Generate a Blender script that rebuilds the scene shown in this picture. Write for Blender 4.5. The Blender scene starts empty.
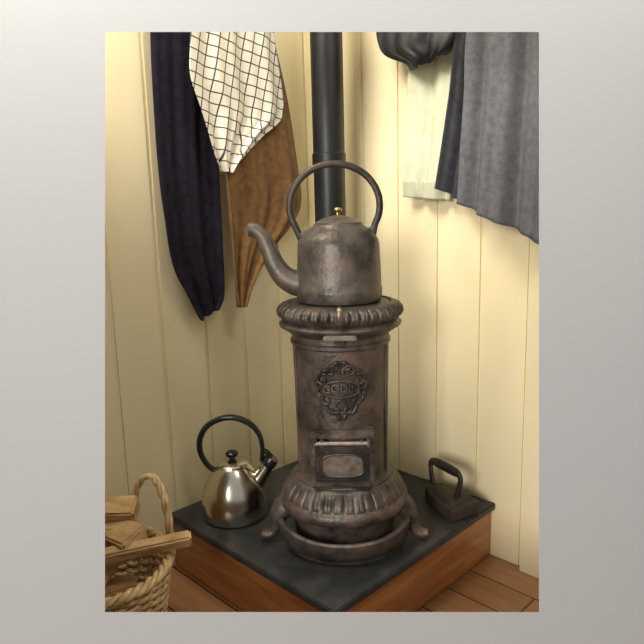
import bpy, bmesh, math, random
from mathutils import Vector, Matrix
random.seed(4)
S=bpy.context.scene
COL=bpy.context.collection
S.view_settings.view_transform='Standard'
# ---------------------------------------------------------------- materials
def mat(name, col, rough=.5, metal=0., col2=None, scale=8., detail=6., bump=0., bscale=60., stretch=(1,1,1), lo=.35, hi=.65, rough2=None, coat=0., sheen=0., col3=None, spec=.5):
    m=bpy.data.materials.new(name); m.use_nodes=True
    nt=m.node_tree; b=nt.nodes['Principled BSDF']
    b.inputs['Base Color'].default_value=(*col,1); b.inputs['Roughness'].default_value=rough; b.inputs['Metallic'].default_value=metal
    b.inputs['Coat Weight'].default_value=coat; b.inputs['Sheen Weight'].default_value=sheen; b.inputs['Specular IOR Level'].default_value=spec
    tc=nt.nodes.new('ShaderNodeTexCoord'); mp=nt.nodes.new('ShaderNodeMapping'); mp.inputs['Scale'].default_value=stretch
    nt.links.new(tc.outputs['Object'],mp.inputs['Vector'])
    if col2 is not None:
        n=nt.nodes.new('ShaderNodeTexNoise'); n.inputs['Scale'].default_value=scale; n.inputs['Detail'].default_value=detail; n.inputs['Roughness'].default_value=.62
        nt.links.new(mp.outputs['Vector'],n.inputs['Vector'])
        r=nt.nodes.new('ShaderNodeValToRGB'); r.color_ramp.elements[0].position=lo; r.color_ramp.elements[1].position=hi
        r.color_ramp.elements[0].color=(*col,1); r.color_ramp.elements[1].color=(*col2,1)
        if col3 is not None:
            e=r.color_ramp.elements.new((lo+hi)/2); e.color=(*col3,1)
        nt.links.new(n.outputs['Fac'],r.inputs['Fac']); nt.links.new(r.outputs['Color'],b.inputs['Base Color'])
        if rough2 is not None:
            mr=nt.nodes.new('ShaderNodeMapRange'); mr.inputs['From Min'].default_value=lo; mr.inputs['From Max'].default_value=hi
            mr.inputs['To Min'].default_value=rough; mr.inputs['To Max'].default_value=rough2
            nt.links.new(n.outputs['Fac'],mr.inputs['Value']); nt.links.new(mr.outputs['Result'],b.inputs['Roughness'])
    if bump>0:
        n2=nt.nodes.new('ShaderNodeTexNoise'); n2.inputs['Scale'].default_value=bscale; n2.inputs['Detail'].default_value=4
        nt.links.new(mp.outputs['Vector'],n2.inputs['Vector'])
        bp=nt.nodes.new('ShaderNodeBump'); bp.inputs['Strength'].default_value=bump; bp.inputs['Distance'].default_value=.004
        nt.links.new(n2.outputs['Fac'],bp.inputs['Height']); nt.links.new(bp.outputs['Normal'],b.inputs['Normal'])
    return m
M_cream=mat('cream_paint',(.90,.80,.54),.38,0,(.84,.73,.46),2.5,3,.08,25,(1,1,.25))
M_iron=mat('cast_iron',(.045,.038,.034),.38,.6,(.23,.135,.10),13,12,.5,80,lo=.36,hi=.74,rough2=.62,col3=(.125,.100,.086))
M_irondk=mat('cast_iron_dark',(.028,.025,.023),.38,.5,(.10,.075,.06),14,9,.4,90,lo=.4,hi=.75,rough2=.6)
M_kettle=mat('kettle_iron',(.060,.052,.046),.36,.55,(.22,.165,.125),16,12,.35,80,lo=.34,hi=.72,rough2=.60,col3=(.135,.115,.098))
M_pipe=mat('flue_black',(.010,.010,.011),.42,.3,(.018,.018,.02),6,4,.1,40)
M_brass=mat('brass',(.45,.33,.14),.35,1.,(.3,.2,.08),30,3)
M_rail=mat('worn_steel',(.36,.31,.27),.42,.8,(.17,.125,.10),30,6)
M_steel=mat('stainless_steel',(.66,.62,.52),.22,1.,(.60,.56,.47),10,2,.02,200)
M_black=mat('black_plastic',(.012,.012,.013),.28,0)
M_slate=mat('slate_black',(.016,.017,.018),.45,0,(.075,.075,.073),7,12,.25,45,rough2=.6,lo=.40,hi=.78)
M_wood=mat('varnished_wood',(.55,.235,.08),.32,0,(.30,.105,.035),3,8,.08,30,(1.2,1.2,14),coat=.3)
M_log=mat('firewood',(.74,.50,.24),.75,0,(.40,.22,.09),5,8,.5,40,(2,2,9))
M_wick=mat('wicker',(.80,.60,.31),.5,0,(.44,.27,.10),25,4,.3,80)
M_navy=mat('navy_towelling',(.010,.009,.015),.95,0,(.024,.019,.034),40,4,.9,350,spec=.2)
M_brown=mat('brown_towelling',(.29,.155,.06),.95,0,(.18,.09,.033),40,4,1.,350,sheen=.1,spec=.2)
M_jacket=mat('black_nylon',(.010,.010,.014),.55,0,(.018,.018,.024),20,4,.3,60)
M_pale=mat('pale_cream_cotton',(.66,.67,.50),.85,0,(.58,.59,.43),20,4,.3,150)
M_seam=mat('pale_cotton_band',(.50,.51,.37),.85)
M_char=mat('charcoal_wool',(.034,.034,.041),.95,0,(.052,.052,.062),60,4,.5,300,spec=.2)
M_grey=mat('grey_wool',(.105,.105,.118),.95,0,(.15,.15,.165),60,4,.5,300,spec=.2)
M_gall=mat('gallery_grey_paint',(.355,.36,.37),.95,0,(.35,.355,.365),1.5,3,.05,120,spec=.05)
# floor planks
M_floor=bpy.data.materials.new('floor_boards'); M_floor.use_nodes=True
nt=M_floor.node_tree; b=nt.nodes['Principled BSDF']; b.inputs['Roughness'].default_value=.38
tc=nt.nodes.new('ShaderNodeTexCoord'); mp=nt.nodes.new('ShaderNodeMapping'); nt.links.new(tc.outputs['Object'],mp.inputs['Vector'])
br=nt.nodes.new('ShaderNodeTexBrick'); br.inputs['Scale'].default_value=1; br.inputs['Brick Width'].default_value=1.8; br.inputs['Row Height'].default_value=.12
br.inputs['Mortar Size'].default_value=.003; br.inputs['Color1'].default_value=(.46,.20,.075,1); br.inputs['Color2'].default_value=(.33,.13,.045,1); br.inputs['Mortar'].default_value=(.03,.012,.006,1)
nt.links.new(mp.outputs['Vector'],br.inputs['Vector'])
nz=nt.nodes.new('ShaderNodeTexNoise'); nz.inputs['Scale'].default_value=4; nz.inputs['Detail'].default_value=8
mp2=nt.nodes.new('ShaderNodeMapping'); mp2.inputs['Scale'].default_value=(1,14,1); nt.links.new(tc.outputs['Object'],mp2.inputs['Vector']); nt.links.new(mp2.outputs['Vector'],nz.inputs['Vector'])
mx=nt.nodes.new('ShaderNodeMixRGB'); mx.blend_type='MULTIPLY'; mx.inputs['Fac'].default_value=.7
nt.links.new(br.outputs['Color'],mx.inputs['Color1']); nt.links.new(nz.outputs['Fac'],mx.inputs['Color2'])
g=nt.nodes.new('ShaderNodeGamma'); g.inputs['Gamma'].default_value=.85
nt.links.new(mx.outputs['Color'],g.inputs['Color']); nt.links.new(g.outputs['Color'],b.inputs['Base Color'])
# check cloth (uses the towel's own UVs, in metres)
M_check=bpy.data.materials.new('checked_cotton'); M_check.use_nodes=True
nt=M_check.node_tree; b=nt.nodes['Principled BSDF']; b.inputs['Roughness'].default_value=.9
uv=nt.nodes.new('ShaderNodeUVMap'); mp=nt.nodes.new('ShaderNodeMapping'); mp.inputs['Rotation'].default_value=(0,0,.22)
nt.links.new(uv.outputs['UV'],mp.inputs['Vector']); sp=nt.nodes.new('ShaderNodeSeparateXYZ'); nt.links.new(mp.outputs['Vector'],sp.inputs['Vector'])
def mth(op,a,bv):
    n=nt.nodes.new('ShaderNodeMath'); n.operation=op
    if isinstance(a,(int,float)): n.inputs[0].default_value=a
    else: nt.links.new(a,n.inputs[0])
    if isinstance(bv,(int,float)): n.inputs[1].default_value=bv
    else: nt.links.new(bv,n.inputs[1])
    return n.outputs[0]
def line(o,per,w):
    return mth('LESS_THAN',mth('FRACT',mth('DIVIDE',mth('ADD',o,50.),per),0),w)
lx=line(sp.outputs['X'],.030,.12); ly=line(sp.outputs['Y'],.030,.12)
mm=mth('MAXIMUM',lx,ly)
mix=nt.nodes.new('ShaderNodeMixRGB'); mix.inputs['Color1'].default_value=(.80,.76,.63,1); mix.inputs['Color2'].default_value=(.06,.05,.06,1)
nt.links.new(mm,mix.inputs['Fac']); nt.links.new(mix.outputs['Color'],b.inputs['Base Color'])
# ---------------------------------------------------------------- mesh helpers
def newobj(name,verts,faces,m,parent=None,smooth=True,angle=40):
    me=bpy.data.meshes.new(name); me.from_pydata([tuple(v) for v in verts],[],faces); me.validate(); me.update()
    bm=bmesh.new(); bm.from_mesh(me); bmesh.ops.recalc_face_normals(bm,faces=bm.faces)
    if smooth:
        for f in bm.faces: f.smooth=True
        for e in bm.edges:
            if len(e.link_faces)==2 and e.calc_face_angle(0)>math.radians(angle): e.smooth=False
    bm.to_mesh(me); bm.free()
    me.materials.append(m)
    o=bpy.data.objects.new(name,me); COL.objects.link(o)
    if parent: o.parent=parent
    return o
def empty(name,loc,rz=0,sc=1):
    o=bpy.data.objects.new(name,None); o.location=loc; o.rotation_euler=(0,0,rz); o.scale=(sc,)*3; o.empty_display_size=.1; COL.objects.link(o); return o
def catmull(pts,sub):
    P=[Vector(p) for p in pts]; P=[P[0]*2-P[1]]+P+[P[-1]*2-P[-2]]; out=[]
    for i in range(1,len(P)-2):
        for k in range(sub):
            t=k/sub; a,b_,c,d=P[i-1],P[i],P[i+1],P[i+2]
            out.append(.5*((2*b_)+(c-a)*t+(2*a-5*b_+4*c-d)*t*t+(3*b_-a-3*c+d)*t**3))
    out.append(P[-2].copy()); return out
def lathe_data(prof,segs=96,mod=None,cx=0,cy=0):
    V=[];Fc=[];n=len(prof)
    for j,(r,z) in enumerate(prof):
        for i in range(segs):
            a=2*math.pi*i/segs; rr=r+(mod(a,j,r,z) if mod else 0)
            V.append((cx+rr*math.cos(a),cy+rr*math.sin(a),z))
    for j in range(n-1):
        for i in range(segs):
            k=(i+1)%segs; Fc.append((j*segs+i,j*segs+k,(j+1)*segs+k,(j+1)*segs+i))
    V.append((cx,cy,prof[0][1]));V.append((cx,cy,prof[-1][1])); b0=len(V)-2
    for i in range(segs):
        k=(i+1)%segs; Fc.append((b0,k,i)); Fc.append((b0+1,(n-1)*segs+i,(n-1)*segs+k))
    return V,Fc
def lathe(name,prof,m,parent=None,segs=96,mod=None,sub=0,cx=0,cy=0,angle=40):
    if sub: prof=[(v.x,v.z) for v in catmull([(r,0,z) for r,z in prof],sub)]
    V,Fc=lathe_data(prof,segs,mod,cx,cy); return newobj(name,V,Fc,m,parent,angle=angle)
def tube_data(pts,radii,n=12,sub=6,closed=False,flat=(1,1),up=None):
    P=[Vector(p) for p in pts]
    if not isinstance(radii,(list,tuple)): radii=[radii]*len(P)
    if closed:
        P2=P; R=list(radii)
    elif sub>1:
        P2=catmull(P,sub); R=[v.x for v in catmull([(r,0,0) for r in radii],sub)]
    else: P2=P; R=list(radii)
    V=[];Fc=[];N=len(P2); nrm=None
    for i,p in enumerate(P2):
        if closed: t=(P2[(i+1)%N]-P2[i-1]).normalized()
        else: t=(P2[min(i+1,N-1)]-P2[max(i-1,0)]).normalized()
        if up is not None: nrm=Vector(up)
        elif nrm is None: nrm=Vector((0,0,1)) if abs(t.z)<.9 else Vector((0,1,0))
        nrm=(nrm-t*nrm.dot(t)).normalized(); bb=t.cross(nrm)
        for k in range(n):
            a=2*math.pi*k/n; V.append(p+nrm*math.cos(a)*R[i]*flat[0]+bb*math.sin(a)*R[i]*flat[1])
    for i in range(N if closed else N-1):
        i2=(i+1)%N
        for k in range(n):
            k2=(k+1)%n; Fc.append((i*n+k,i*n+k2,i2*n+k2,i2*n+k))
    if not closed:
        Fc.append(tuple(range(n))); Fc.append(tuple((N-1)*n+k for k in reversed(range(n))))
    return V,Fc
def tube(name,pts,radii,m,parent=None,**k):
    V,Fc=tube_data(pts,radii,**k); return newobj(name,V,Fc,m,parent,angle=50)
def merge(lst):
    V=[];Fc=[]
    for v,f in lst:
        o=len(V); V+=[Vector(x) for x in v]; Fc+=[tuple(i+o for i in q) for q in f]
    return V,Fc
def boxes(name,items,m,parent=None,bevel=.004):
    """several bevelled boxes in one mesh: (size,loc,rotation matrix or None)"""
    bm=bmesh.new()
    for size,loc,rot in items:
        t=bmesh.new(); bmesh.ops.create_cube(t,size=1)
        for v in t.verts: v.co=Vector((v.co.x*size[0],v.co.y*size[1],v.co.z*size[2]))
        if bevel: bmesh.ops.bevel(t,geom=t.edges[:],offset=bevel,segments=2,affect='EDGES')
        R=rot if rot is not None else Matrix.Identity(3)
        for v in t.verts: v.co=R@v.co+Vector(loc)
        tm=bpy.data.meshes.new('t'); t.to_mesh(tm); t.free(); bm.from_mesh(tm); bpy.data.meshes.remove(tm)
    me=bpy.data.meshes.new(name); bm.to_mesh(me); bm.free(); me.materials.append(m)
    o=bpy.data.objects.new(name,me); COL.objects.link(o)
    if parent: o.parent=parent
    return o
def box(name,size,loc,m,parent=None,bevel=.004):
    return boxes(name,[(size,loc,None)],m,parent,bevel)
# ---------------------------------------------------------------- room
W=.1525
items=[]
for i in range(10):
    items.append(((.03,W,2.4),(-.015,-.085-W*i-W/2,1.0),None))
items.append(((.03,.085,2.4),(-.015,-.0425,1.0),None))
boxes('wall_left',items,M_cream,bevel=.006)
items=[((.03+.03,.03,2.4),(0,.015,1.0),None)]
for i in range(8):
    items.append(((W,.03,2.4),(.03+W*i+W/2,.015,1.0),None))
boxes('wall_right',items,M_cream,bevel=.006)
box('floor',(3.6,3.6,.04),(1.3,-1.3,-.20),M_floor,bevel=0)
boxes('trim_1',[((.10,.022,2.4),(.85,-.011,1.0),None)],M_cream,bevel=.004)
# hearth
h=empty('hearth_plinth',(0,0,0))
box('slate_top',(.705,.722,.022),(.3545,-.363,-.011),M_slate,h,.003)
box('wood_side',(.690,.707,.156),(.3485,-.3575,-.101),M_wood,h,.003)
# ---------------------------------------------------------------- stove
SX,SY=.476,-.439; RZ=.748
st=empty('pot_belly_stove',(SX,SY,0),RZ)
lathe('barrel',[(.118,.17),(.134,.178),(.136,.19),(.129,.196),(.1255,.204),(.1255,.30),(.127,.44),(.1295,.555),(.134,.56),(.134,.568),(.130,.572),(.130,.60)],M_iron,st)
def leaf(n,amp,js):
    def f(a,j,r,z):
        if j not in js: return 0
        return amp*js[j]*((abs(math.sin(n*a/2))**.6-.5)+.35*(abs(math.sin(n*a))**.5-.5))
    return f
lathe('base_ring',[(.128,.188),(.140,.186),(.147,.178),(.150,.172),(.161,.158),(.168,.145),(.170,.138),(.177,.132),(.180,.123),(.180,.112),(.174,.103),(.160,.097),(.145,.092),(.14,.04)],M_iron,st,segs=480,
      mod=leaf(36,.006,{3:.7,4:1,5:.7}))
lathe('ash_pit',[(.150,.095),(.140,.080),(.138,.010),(.120,.004)],M_irondk,st)
# projecting half-round ash lip (hollow tray with a raised rim, bowl-shaped front)
n1=60;bV=[];bF=[]
prof0=[(.130,.030),(.160,.032),(.178,.046),(.184,.062),(.189,.068),(.196,.069),(.200,.064),(.199,.052),(.192,.030),(.182,.014),(.176,.008),(.176,.001),(.130,.001)]
for i in range(n1+1):
    t=abs((i/n1-.5)*2); a=math.radians(-90-62+124*i/n1)
    for r,z in prof0:
        bV.append((r*math.cos(a),r*math.sin(a),z+(.020*t**3 if z>.04 else 0)))
np_=len(prof0)
for i in range(n1):
    for j in range(np_-1): bF.append((i*np_+j,(i+1)*np_+j,(i+1)*np_+j+1,i*np_+j+1))
bF.append(tuple(range(np_))); bF.append(tuple(n1*np_+j for j in range(np_)))
newobj('ash_lip',bV,bF,M_iron,st)
for i,ad in enumerate((-12,-168,60,120)):
    c,s=math.cos(math.radians(ad)),math.sin(math.radians(ad))
    pts=[(r*c,r*s,z) for r,z in ((.140,.105),(.166,.098),(.184,.076),(.192,.048),(.204,.027),(.220,.0185),(.238,.022))]
    tube('foot_%d'%(i+1),pts,[.030,.032,.026,.019,.0155,.0145,.011],M_iron,st,n=14,flat=(1,1.2))
# lid ring
lathe('top_ring',[(.120,.585),(.136,.588),(.142,.594),(.152,.600),(.162,.606),(.164,.612),(.158,.618),(.152,.622),(.156,.626),(.163,.634),(.166,.643),(.164,.652),(.157,.661),(.147,.666),(.138,.668),(.132,.664),(.124,.667),(.06,.667)],M_iron,st,segs=480,
      mod=leaf(40,.007,{9:.8,10:1,11:1,12:.7}))
box('latch_bar',(.082,.012,.012),(0,-.166,.600),M_rail,st,.003)
box('latch_plate',(.030,.010,.030),(0,-.133,.590),M_irondk,st,.003)
tube('catch',[(0,-.158,.640),(0,-.170,.652),(0,-.168,.668),(0,-.158,.672)],[.012,.010,.008,.005],M_rail,st)
L_=[]
for sgn in (-1,1):
    a=math.radians(-90+sgn*66); L_.append(tube_data([(.126*math.cos(a),.126*math.sin(a),.205),(.130*math.cos(a),.130*math.sin(a),.56)],[.0035,.0035],n=8,sub=1,up=(1,0,0)))
newobj('seams',*merge(L_),M_iron,st)
# crest, wrapped on the barrel
def wrap(a,b,off=0,R=.1285): 
    return ((R+off)*math.sin(a/R),-(R+off)*math.cos(a/R),b)
CZ=.462; parts=[]
def scroll(cx,cz,r0,a0,turn,mir,th=.0042):
    pts=[]
    for k in range(15):
        t=k/14; a=a0+turn*t; r=r0*(1-.78*t)
        pts.append(wrap(mir*(cx+r*math.cos(a)),CZ+cz+r*math.sin(a),.003))
    parts.append(tube_data(pts,[th*(1.1-.4*k/14) for k in range(15)],n=8,sub=2))
for mir in (-1,1):
    scroll(.022,.044,.018,math.radians(200),-6.5,mir,.005)
    scroll(.046,.020,.018,math.radians(120),-6.0,mir,.005)
    scroll(.050,-.012,.012,math.radians(90),-6.0,mir)
    scroll(.036,-.032,.014,math.radians(60),-5.8,mir)
    scroll(.014,-.056,.011,math.radians(20),-6.2,mir)
    for (p,q) in (((.0,.066),(.022,.052)),((.03,.048),(.052,.030)),((.058,.026),(.058,-.006)),((.056,-.01),(.044,-.038)),((.040,-.044),(.014,-.068)),((.012,-.060),(0,-.080))):
        mid=((p[0]+q[0])/2*1.12,(p[1]+q[1])/2*1.12)
        parts.append(tube_data([wrap(mir*x,CZ+z,.002) for x,z in (p,mid,q)],[.003,.006,.003],n=8,sub=4))
for k in range(-3,4):
    a=math.radians(90+k*24); parts.append(tube_data([wrap(.004*math.cos(a),CZ+.044+.004*math.sin(a),.003),wrap(.024*math.cos(a),CZ+.044+.024*math.sin(a),.005)],[.0025,.005],n=8,sub=1))
ring=[]
for k in range(40):
    a=2*math.pi*k/40; ring.append(wrap(.046*math.cos(a),CZ-.002+.022*math.sin(a),.004))
parts.append(tube_data(ring,.0038,n=8,closed=True))
ring=[]
for k in range(24):
    a=2*math.pi*k/24; ring.append(wrap(.013*math.cos(a),CZ-.046+.017*math.sin(a),.003))
parts.append(tube_data(ring,.003,n=8,closed=True))
newobj('crest',*merge(parts),M_irondk,st)
pv=[wrap(0,CZ,.003)];pf=[]
for k in range(48):
    a=2*math.pi*k/48; s=math.sin(a); rr=1+.05*math.cos(6*a); wd=.050*(1+.25*s) 
    pv.append(wrap(wd*rr*math.cos(a),CZ+.062*rr*s,.0012))
for k in range(48): pf.append((0,1+k,1+(k+1)%48))
newobj('crest_plate',pv,pf,M_irondk,st)
tcv=bpy.data.curves.new('letters','FONT'); tcv.body='GODIN'; tcv.size=.030; tcv.extrude=.003; tcv.align_x='CENTER'; tcv.align_y='CENTER'; tcv.resolution_u=3
to=bpy.data.objects.new('tmp',tcv); COL.objects.link(to); bpy.context.view_layer.update()
tm=bpy.data.meshes.new_from_object(to.evaluated_get(bpy.context.evaluated_depsgraph_get())); bpy.data.objects.remove(to)
for v in tm.vertices:
    x,yy,z=v.co; v.co=wrap(x*.88,CZ-.002+yy+.004*(1-(x/.04)**2),.006+z)
tm.materials.clear(); tm.materials.append(M_iron); lo=bpy.data.objects.new('letters',tm); COL.objects.link(lo); lo.parent=st
# door
boxes('door_frame',[((.168,.050,.022),(0,-.114,.342),None),((.150,.045,.014),(0,-.112,.205),None),((.016,.045,.135),(-.075,-.112,.272),None),((.016,.045,.135),(.075,-.112,.272),None)],M_iron,st,.003)
box('door_plate',(.146,.030,.100),(0,-.118,.262),M_irondk,st,.004)
ring=[]
f=lambda q,e:math.copysign(abs(q)**e,q)
for k in range(48):
    a=2*math.pi*k/48; c,s=math.cos(a),math.sin(a)
    ring.append((.055*f(c,.6),-.134,.257+.030*f(s,.6)))
newobj('door_moulding',*tube_data(ring,.0035,n=8,closed=True),M_iron,st)
pv=[(0,-.1345,.257)]+[(x*.97,-.1338,.257+(z-.257)*.95) for x,_,z in ring]
newobj('door_inset',pv,[(0,1+k,1+(k+1)%48) for k in range(48)],M_rail,st)
tube('hinge_rod',[(-.072,-.148,.322),(.066,-.148,.322)],[.0065,.0065],M_rail,st,sub=1)
boxes('hinge_lugs',[((.010,.024,.026),(-.070,-.142,.324),None),((.010,.024,.026),(.066,-.142,.324),None),((.012,.02,.02),(.05,-.142,.322),None),((.012,.02,.02),(-.052,-.142,.322),None)],M_iron,st,.003)
# flue: elbow out of the back of the stove, up the corner
fl=empty('stove_flue_pipe',(0,0,0))
PX,PY=.185,-.165
tube('pipe',[(.377,-.346,.47),(.30,-.273,.47),(.235,-.212,.475),(.195,-.174,.51),(PX,PY,.58),(PX,PY,.8),(PX,PY,1.4),(PX,PY,2.15)],[.05]*8,M_pipe,fl,n=40,sub=6)
lathe('pipe_collar',[(.050,1.04),(.0535,1.042),(.0535,1.075),(.050,1.078)],M_pipe,fl,cx=PX,cy=PY,segs=48)
# ---------------------------------------------------------------- cast kettle
kt=empty('cast_iron_kettle',(SX,SY,.6685),RZ)
lathe('body',[(.100,0),(.110,.003),(.1135,.012),(.1135,.03),(.1135,.034),(.1115,.037),(.110,.09),(.107,.148),(.104,.160),(.096,.173),(.082,.187),(.066,.196),(.064,.201),(.060,.202),(.058,.199)],M_kettle,kt)
lathe('lid',[(.061,.198),(.061,.204),(.052,.210),(.036,.217),(.018,.221),(.008,.223)],M_kettle,kt)
lathe('knob',[(.006,.220),(.006,.230),(.011,.233),(.012,.237),(.008,.242),(.002,.243)],M_brass,kt,segs=32)
tube('spout',[(-.085,0,.045),(-.115,0,.048),(-.146,0,.066),(-.168,0,.098),(-.182,0,.136),(-.196,0,.170),(-.218,0,.190),(-.234,0,.191)],[.036,.034,.030,.026,.0225,.0195,.0175,.0195],M_kettle,kt,n=20)
pts=[]
for k in range(25):
    a=math.radians(-38+256*k/24); pts.append((-.008+.117*math.cos(a),0,.246+.107*math.sin(a)))
pts=[(.090,0,.168)]+pts[1:-1]+[(-.096,0,.160)]
tube('handle',pts,.0074,M_irondk,kt,n=12,sub=3,flat=(.75,1.2),up=None)
boxes('handle_lugs',[((.022,.02,.03),(.086,0,.176),None),((.022,.02,.03),(-.090,0,.170),None)],M_kettle,kt,.005)
# ---------------------------------------------------------------- steel kettle
sk=empty('stainless_steel_kettle',(.160,-.587,.0),.775)
lathe('body',[(.070,.0),(.088,.001),(.094,.008),(.0965,.022),(.097,.040),(.095,.062),(.089,.090),(.078,.118),(.064,.142),(.052,.157),(.047,.162)],M_steel,sk,sub=3)
lathe('lid',[(.047,.160),(.048,.165),(.040,.171),(.026,.176),(.010,.178)],M_steel,sk)
lathe('lid_knob',[(.008,.176),(.009,.184),(.018,.190),(.019,.198),(.013,.204),(.003,.205)],M_black,sk,segs=32)
tube('handle',[(-.060,0,.146),(-.080,0,.170),(-.094,0,.205),(-.092,0,.245),(-.070,0,.282),(-.030,0,.304),(.015,0,.307),(.058,0,.288),(.084,0,.255),(.092,0,.215),(.088,0,.172)],[.010,.010,.011,.012,.012,.011,.011,.011,.010,.009,.009],M_black,sk,n=14,flat=(.75,1.25))
tube('spout',[(.062,0,.095),(.084,0,.125),(.104,0,.155),(.114,0,.170)],[.030,.024,.020,.019],M_steel,sk,n=24)
tube('spout_cap',[(.104,0,.156),(.113,0,.168),(.122,0,.180)],[.021,.0225,.020],M_black,sk,n=24)
tube('cap_lever',[(.118,0,.182),(.105,0,.198),(.090,0,.205)],[.008,.008,.007],M_black,sk,n=10)
# ---------------------------------------------------------------- flat iron (sad iron)
ir=empty('antique_flat_iron',(.603,-.122,0),math.radians(-16),1.12)
out=[]
Lh=.085;Wd=.050
for k in range(13):
    t=k/12; out.append((-Lh+2*Lh*t, Wd*math.sin(min(1,(t*1.15))*math.pi/2)**.75 if t>0 else 0))
outline=[(x,-w_) for x,w_ in out]+[(x,w_) for x,w_ in reversed(out) if w_>0]
n=len(outline); V=[];Fc=[]
lay=[(0,.97),(.003,1),(.032,1),(.036,.96),(.038,.82),(.048,.70),(.050,.62)]
for z,s in lay:
    for x,w_ in outline: V.append((x*s,w_*s,z))
for j in range(len(lay)-1):
    for i in range(n): Fc.append((j*n+i,j*n+(i+1)%n,(j+1)*n+(i+1)%n,(j+1)*n+i))
Fc.append(tuple(reversed(range(n)))); Fc.append(tuple((len(lay)-1)*n+i for i in range(n)))
newobj('sole',V,Fc,M_irondk,ir,angle=30)
tube('handle',[(-.052,0,.045),(-.058,0,.070),(-.063,0,.096),(-.058,0,.109),(-.045,0,.113),(-.02,0,.114),(.03,0,.114),(.048,0,.113),(.058,0,.107),(.060,0,.094),(.054,0,.070),(.046,0,.046)],[.009,.007,.0065,.007,.009,.0105,.0105,.009,.007,.0065,.007,.009],M_irondk,ir,n=12,flat=(.8,1.3))
# ---------------------------------------------------------------- wicker basket
BX,BY,BZ=.20,-1.05,-.18
bk=empty('wicker_basket',(BX,BY,BZ))
H=.235; L_=[]
def brad(z): return .135+.045*(z/H)**.8
NS=30
for s in range(NS):
    a=2*math.pi*s/NS
    L_.append(tube_data([(brad(z)*math.cos(a),brad(z)*math.sin(a),z) for z in (0.004,.06,.12,.18,H)],[.004]*5,n=6,sub=2))
rows=22
for r_ in range(rows):
    z=.006+(H-.012)*r_/(rows-1); ring=[]
    for k in range(NS*4):
        a=2*math.pi*k/(NS*4); off=.005*math.cos(a*NS/2+math.pi*(r_%2)); ring.append(((brad(z)+off)*math.cos(a),(brad(z)+off)*math.sin(a),z))
    L_.append(tube_data(ring,.0055,n=7,closed=True))
newobj('weave',*merge(L_),M_wick,bk)
L_=[]
for q in range(3):
    ring=[]
    for k in range(160):
        a=2*math.pi*k/160; ph=a*14+q*2*math.pi/3; rr=brad(H)+.008*math.cos(ph); ring.append((rr*math.cos(a),rr*math.sin(a),H+.004+.008*math.sin(ph)))
    L_.append(tube_data(ring,.0065,n=8,closed=True))
newobj('rim',*merge(L_),M_wick,bk)
L_=[]
ca,sa=math.cos(.30),math.sin(.30)
for q in range(3):
    pts=[]
    for k in range(41):
        t=k/40; a=math.pi*t; x=.066*math.cos(a); z=H-.02+.20*math.sin(a)**.75; ph=t*22+q*2.094
        xx=x+.006*math.cos(ph); yy=.006*math.sin(ph)
        pts.append((.000+xx*ca-yy*sa,.172+xx*sa+yy*ca-.012*abs(math.cos(a)),z))
    L_.append(tube_data(pts,.0055,n=8,sub=1))
newobj('loop_handle',*merge(L_),M_wick,bk)
lathe('base',[(.12,.002),(.13,.003),(.13,.008),(.12,.009)],M_wick,bk,segs=48)
# firewood
def rotm(ax,ang): return Matrix.Rotation(ang,3,ax)
its=[]
d=Vector((.341-.20,-.863+1.12,.015)); a=math.atan2(d.y,d.x)
its.append(((.31,.030,.036),(.268,-.995,.098),rotm('Z',a)@rotm('Y',-.05)@rotm('X',.4)))
its.append(((.15,.075,.05),(.200,-.985,.115),rotm('Z',a-.9)@rotm('X',.3)))
its.append(((.16,.06,.05),(.165,-1.06,.125),rotm('Z',a+.3)@rotm('Y',.2)))
its.append(((.15,.06,.05),(.150,-.98,.160),rotm('Z',a-.3)@rotm('X',.5)))
its.append(((.20,.07,.06),(.20,-1.05,.045),rotm('Z',a+1.2)))
its.append(((.20,.07,.06),(.21,-1.06,-.03),rotm('Z',a+.2)))
its.append(((.18,.08,.08),(.20,-1.05,-.12),rotm('Z',a-.5)))
boxes('firewood',its,M_log,bevel=.005)
# ---------------------------------------------------------------- cloths
def cloth(name,axis,off,rows,m,nu=60,nv=70,folds=3,amp=.012,phase=0,amp_top=.3,drift=.4,thick=.004,bulge=0,parent=None):
    """rows: ((hL,zL),(hR,zR)) along the wall; off = distance from wall"""
    Ls=catmull([(a[0],0,a[1]) for a,b in rows],8); Rs=catmull([(b[0],0,b[1]) for a,b in rows],8)
    n=len(Ls); V=[];UV=[]
    for j in range(nv+1):
        t=j/nv*(n-1); i=min(int(t),n-2); f=t-i
        A=Ls[i].lerp(Ls[i+1],f); B=Rs[i].lerp(Rs[i+1],f)
        for k in range(nu+1):
            u=k/nu; P=A.lerp(B,u); v=j/nv
            am=amp*(amp_top+(1-amp_top)*v)
            w=math.sin(2*math.pi*folds*u+phase+drift*3*v)+.45*math.sin(2*math.pi*folds*2.3*u+phase*2+drift*5*v)
            dd=off+am*w+bulge*math.sin(math.pi*u)*math.sin(math.pi*min(1,v*1.0))
            dd=max(dd,.010)
            V.append((dd,P.x,P.z) if axis=='x' else (P.x,-dd,P.z)); UV.append((P.x,P.z))
    Fc=[(j*(nu+1)+k,j*(nu+1)+k+1,(j+1)*(nu+1)+k+1,(j+1)*(nu+1)+k) for j in range(nv) for k in range(nu)]
    me=bpy.data.meshes.new(name); me.from_pydata(V,[],Fc); me.update()
    ul=me.uv_layers.new(name='UVMap')
    for lp in me.loops: ul.data[lp.index].uv=UV[lp.vertex_index]
    for p in me.polygons: p.use_smooth=True
    me.materials.append(m); o=bpy.data.objects.new(name,me); COL.objects.link(o)
    if parent: o.parent=parent
    s=o.modifiers.new('thick','SOLIDIFY'); s.thickness=thick; s.offset=0
    return o
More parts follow.
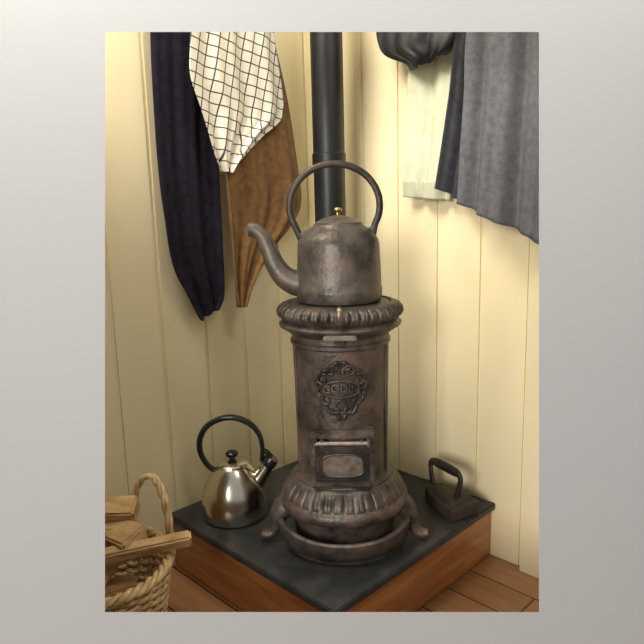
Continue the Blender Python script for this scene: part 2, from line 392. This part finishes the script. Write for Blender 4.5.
cloth('navy_bath_towel','x',.030,[((-.665,1.585),(-.50,1.585)),((-.683,1.38),(-.475,1.41)),((-.69,1.18),(-.48,1.24)),((-.690,1.01),(-.49,1.085)),((-.683,.90),(-.490,.95)),((-.668,.76),(-.492,.80)),((-.628,.67),(-.494,.70)),((-.592,.597),(-.500,.645)),((-.580,.585),(-.520,.610))],M_navy,folds=2.2,amp=.010,thick=.007)
cloth('brown_hand_towel','x',.066,[((-.50,1.585),(-.32,1.585)),((-.50,1.40),(-.275,1.43)),((-.50,1.22),(-.225,1.25)),((-.49,1.05),(-.190,1.047)),((-.485,.96),(-.178,.93)),((-.48,.86),(-.218,.86)),((-.475,.78),(-.315,.775)),((-.470,.68),(-.395,.68)),((-.458,.612),(-.440,.612))],M_brown,folds=2.5,amp=.012,phase=1,thick=.007)
cloth('checked_tea_towel','x',.100,[((-.52,1.585),(-.36,1.585)),((-.592,1.42),(-.305,1.46)),((-.607,1.34),(-.290,1.37)),((-.610,1.27),(-.272,1.26)),((-.582,1.19),(-.278,1.185)),((-.562,1.13),(-.36,1.125)),((-.54,1.06),(-.44,1.06)),((-.515,1.015),(-.49,1.017))],M_check,folds=2.3,amp=.013,phase=2.2,thick=.002)
cloth('black_padded_jacket','y',.085,[((.36,1.555),(.56,1.555)),((.330,1.45),(.600,1.46)),((.332,1.39),(.600,1.40)),((.355,1.35),(.595,1.36)),((.425,1.32),(.580,1.335)),((.445,1.295),(.56,1.325))],M_jacket,folds=2,amp=.010,bulge=.025,thick=.012,drift=1.5)
ps=empty('pale_cotton_shirt',(0,0,0))
cloth('sleeve','y',.035,[((.46,1.555),(.60,1.555)),((.408,1.33),(.60,1.33)),((.402,1.20),(.60,1.20)),((.396,1.06),(.58,1.05)),((.390,.96),(.55,.955)),((.389,.938),(.545,.925))],M_pale,folds=1.6,amp=.012,phase=.5,thick=.004,parent=ps)
cloth('cuff_band','y',.0355,[((.3875,.985),(.551,.972)),((.3875,.960),(.549,.950)),((.3865,.935),(.547,.921))],M_seam,folds=1.6,amp=.012,amp_top=1,phase=1.55,drift=.05,thick=.010,parent=ps,nv=12)
cloth('charcoal_wool_coat','y',.075,[((.66,1.555),(.80,1.555)),((.600,1.37),(.80,1.37)),((.578,1.2),(.80,1.18)),((.553,1.05),(.80,1.0)),((.534,.955),(.80,.845))],M_char,folds=3.2,amp=.018,phase=.8,thick=.006)
cloth('grey_wool_coat','y',.130,[((.74,1.555),(.98,1.555)),((.665,1.37),(1.05,1.37)),((.655,1.2),(1.06,1.2)),((.645,1.05),(1.06,1.0)),((.636,.912),(1.06,.740))],M_grey,folds=3.1,amp=.019,phase=2.5,thick=.006,amp_top=.7,nu=110,drift=.2)
def peg_rail(name,axis,lo,hi,z,pegs):
    r=empty(name,(0,0,0)); c=(lo+hi)/2
    if axis=='x': box('rail',(.018,hi-lo,.07),(.0095,c,z),M_cream,r,.004)
    else: box('rail',(hi-lo,.018,.07),(c,-.0095,z),M_cream,r,.004)
    for i,p in enumerate(pegs):
        P=[(.015,p,z),(.06,p,z+.004),(.115,p,z+.02)] if axis=='x' else [(p,-.015,z),(p,-.06,z+.004),(p,-.13,z+.02)]
        tube('peg_%d'%(i+1),P,[.009,.008,.012],M_wood,r,n=12)
peg_rail('peg_rail','x',-.95,-.12,1.60,[-.585,-.43,-.22])
peg_rail('peg_rail.001','y',.22,1.15,1.575,[.46,.62,.80,.92])
# ---------------------------------------------------------------- camera
C=Vector((1.624,-1.657,.926))
Rt=Vector((.7108,.7029,-.0263)); Up=Vector((-.1122,.1502,.9823)); Fw=Vector((-.6944,.6953,-.1856))
Mx=Matrix(((Rt.x,Up.x,-Fw.x,C.x),(Rt.y,Up.y,-Fw.y,C.y),(Rt.z,Up.z,-Fw.z,C.z),(0,0,0,1)))
cam=bpy.data.cameras.new('camera'); co=bpy.data.objects.new('camera',cam); COL.objects.link(co)
co.matrix_world=Mx; cam.sensor_width=36; cam.lens=36*635/644; cam.clip_start=.02; S.camera=co
# ---------------------------------------------------------------- added grey board framing the corner, its opening in place of the flat poster
# stand-in for the wall around the poster, tilted square to the camera, 4 cm thick; the 0.85 x 1.14 m opening has splayed reveals
def ringv(hx,hy,z): return [(-hx,-hy,z),(hx,-hy,z),(hx,hy,z),(-hx,hy,z)]
X,T,B=1.2,.80,-.86
def outer(z): return [(-X,B,z),(X,B,z),(X,T,z),(-X,T,z)]
V=ringv(.4272,.5709,0)+ringv(.452,.596,-.04)+outer(0)+outer(-.04); Fc=[]
for i in range(4):
    k=(i+1)%4
    Fc+= [(i,k,4+k,4+i),(8+i,8+k,k,i),(12+i,12+k,4+k,4+i),(8+i,8+k,12+k,12+i)]
o=newobj('poster_surround_board',V,Fc,M_gall,smooth=False)
o.matrix_world=Matrix.Translation((.756,-.788,.694))@Mx.to_3x3().to_4x4()
# ---------------------------------------------------------------- lights
def area(name,loc,target,size,energy,col=(1,1,1),sy=None):
    l=bpy.data.lights.new(name,'AREA'); l.energy=energy; l.color=col; l.size=size
    if sy: l.shape='RECTANGLE'; l.size_y=sy
    o=bpy.data.objects.new(name,l); o.location=loc; o.rotation_euler=(Vector(target)-Vector(loc)).to_track_quat('-Z','Y').to_euler(); COL.objects.link(o); return o
area('window_light',(.30,-1.35,2.3),(.55,-.3,.45),.65,42,(1,.94,.82))
area('room_light',(2.0,-4.6,1.5),(.6,-.7,.6),1.3,130,(1,.96,.90))
area('side_light',(1.5,-.5,2.2),(.2,-.4,.5),.6,14,(1,.93,.8))
w=bpy.data.worlds.new('world'); S.world=w; w.use_nodes=True
w.node_tree.nodes['Background'].inputs['Color'].default_value=(1,.99,.97,1); w.node_tree.nodes['Background'].inputs['Strength'].default_value=.40
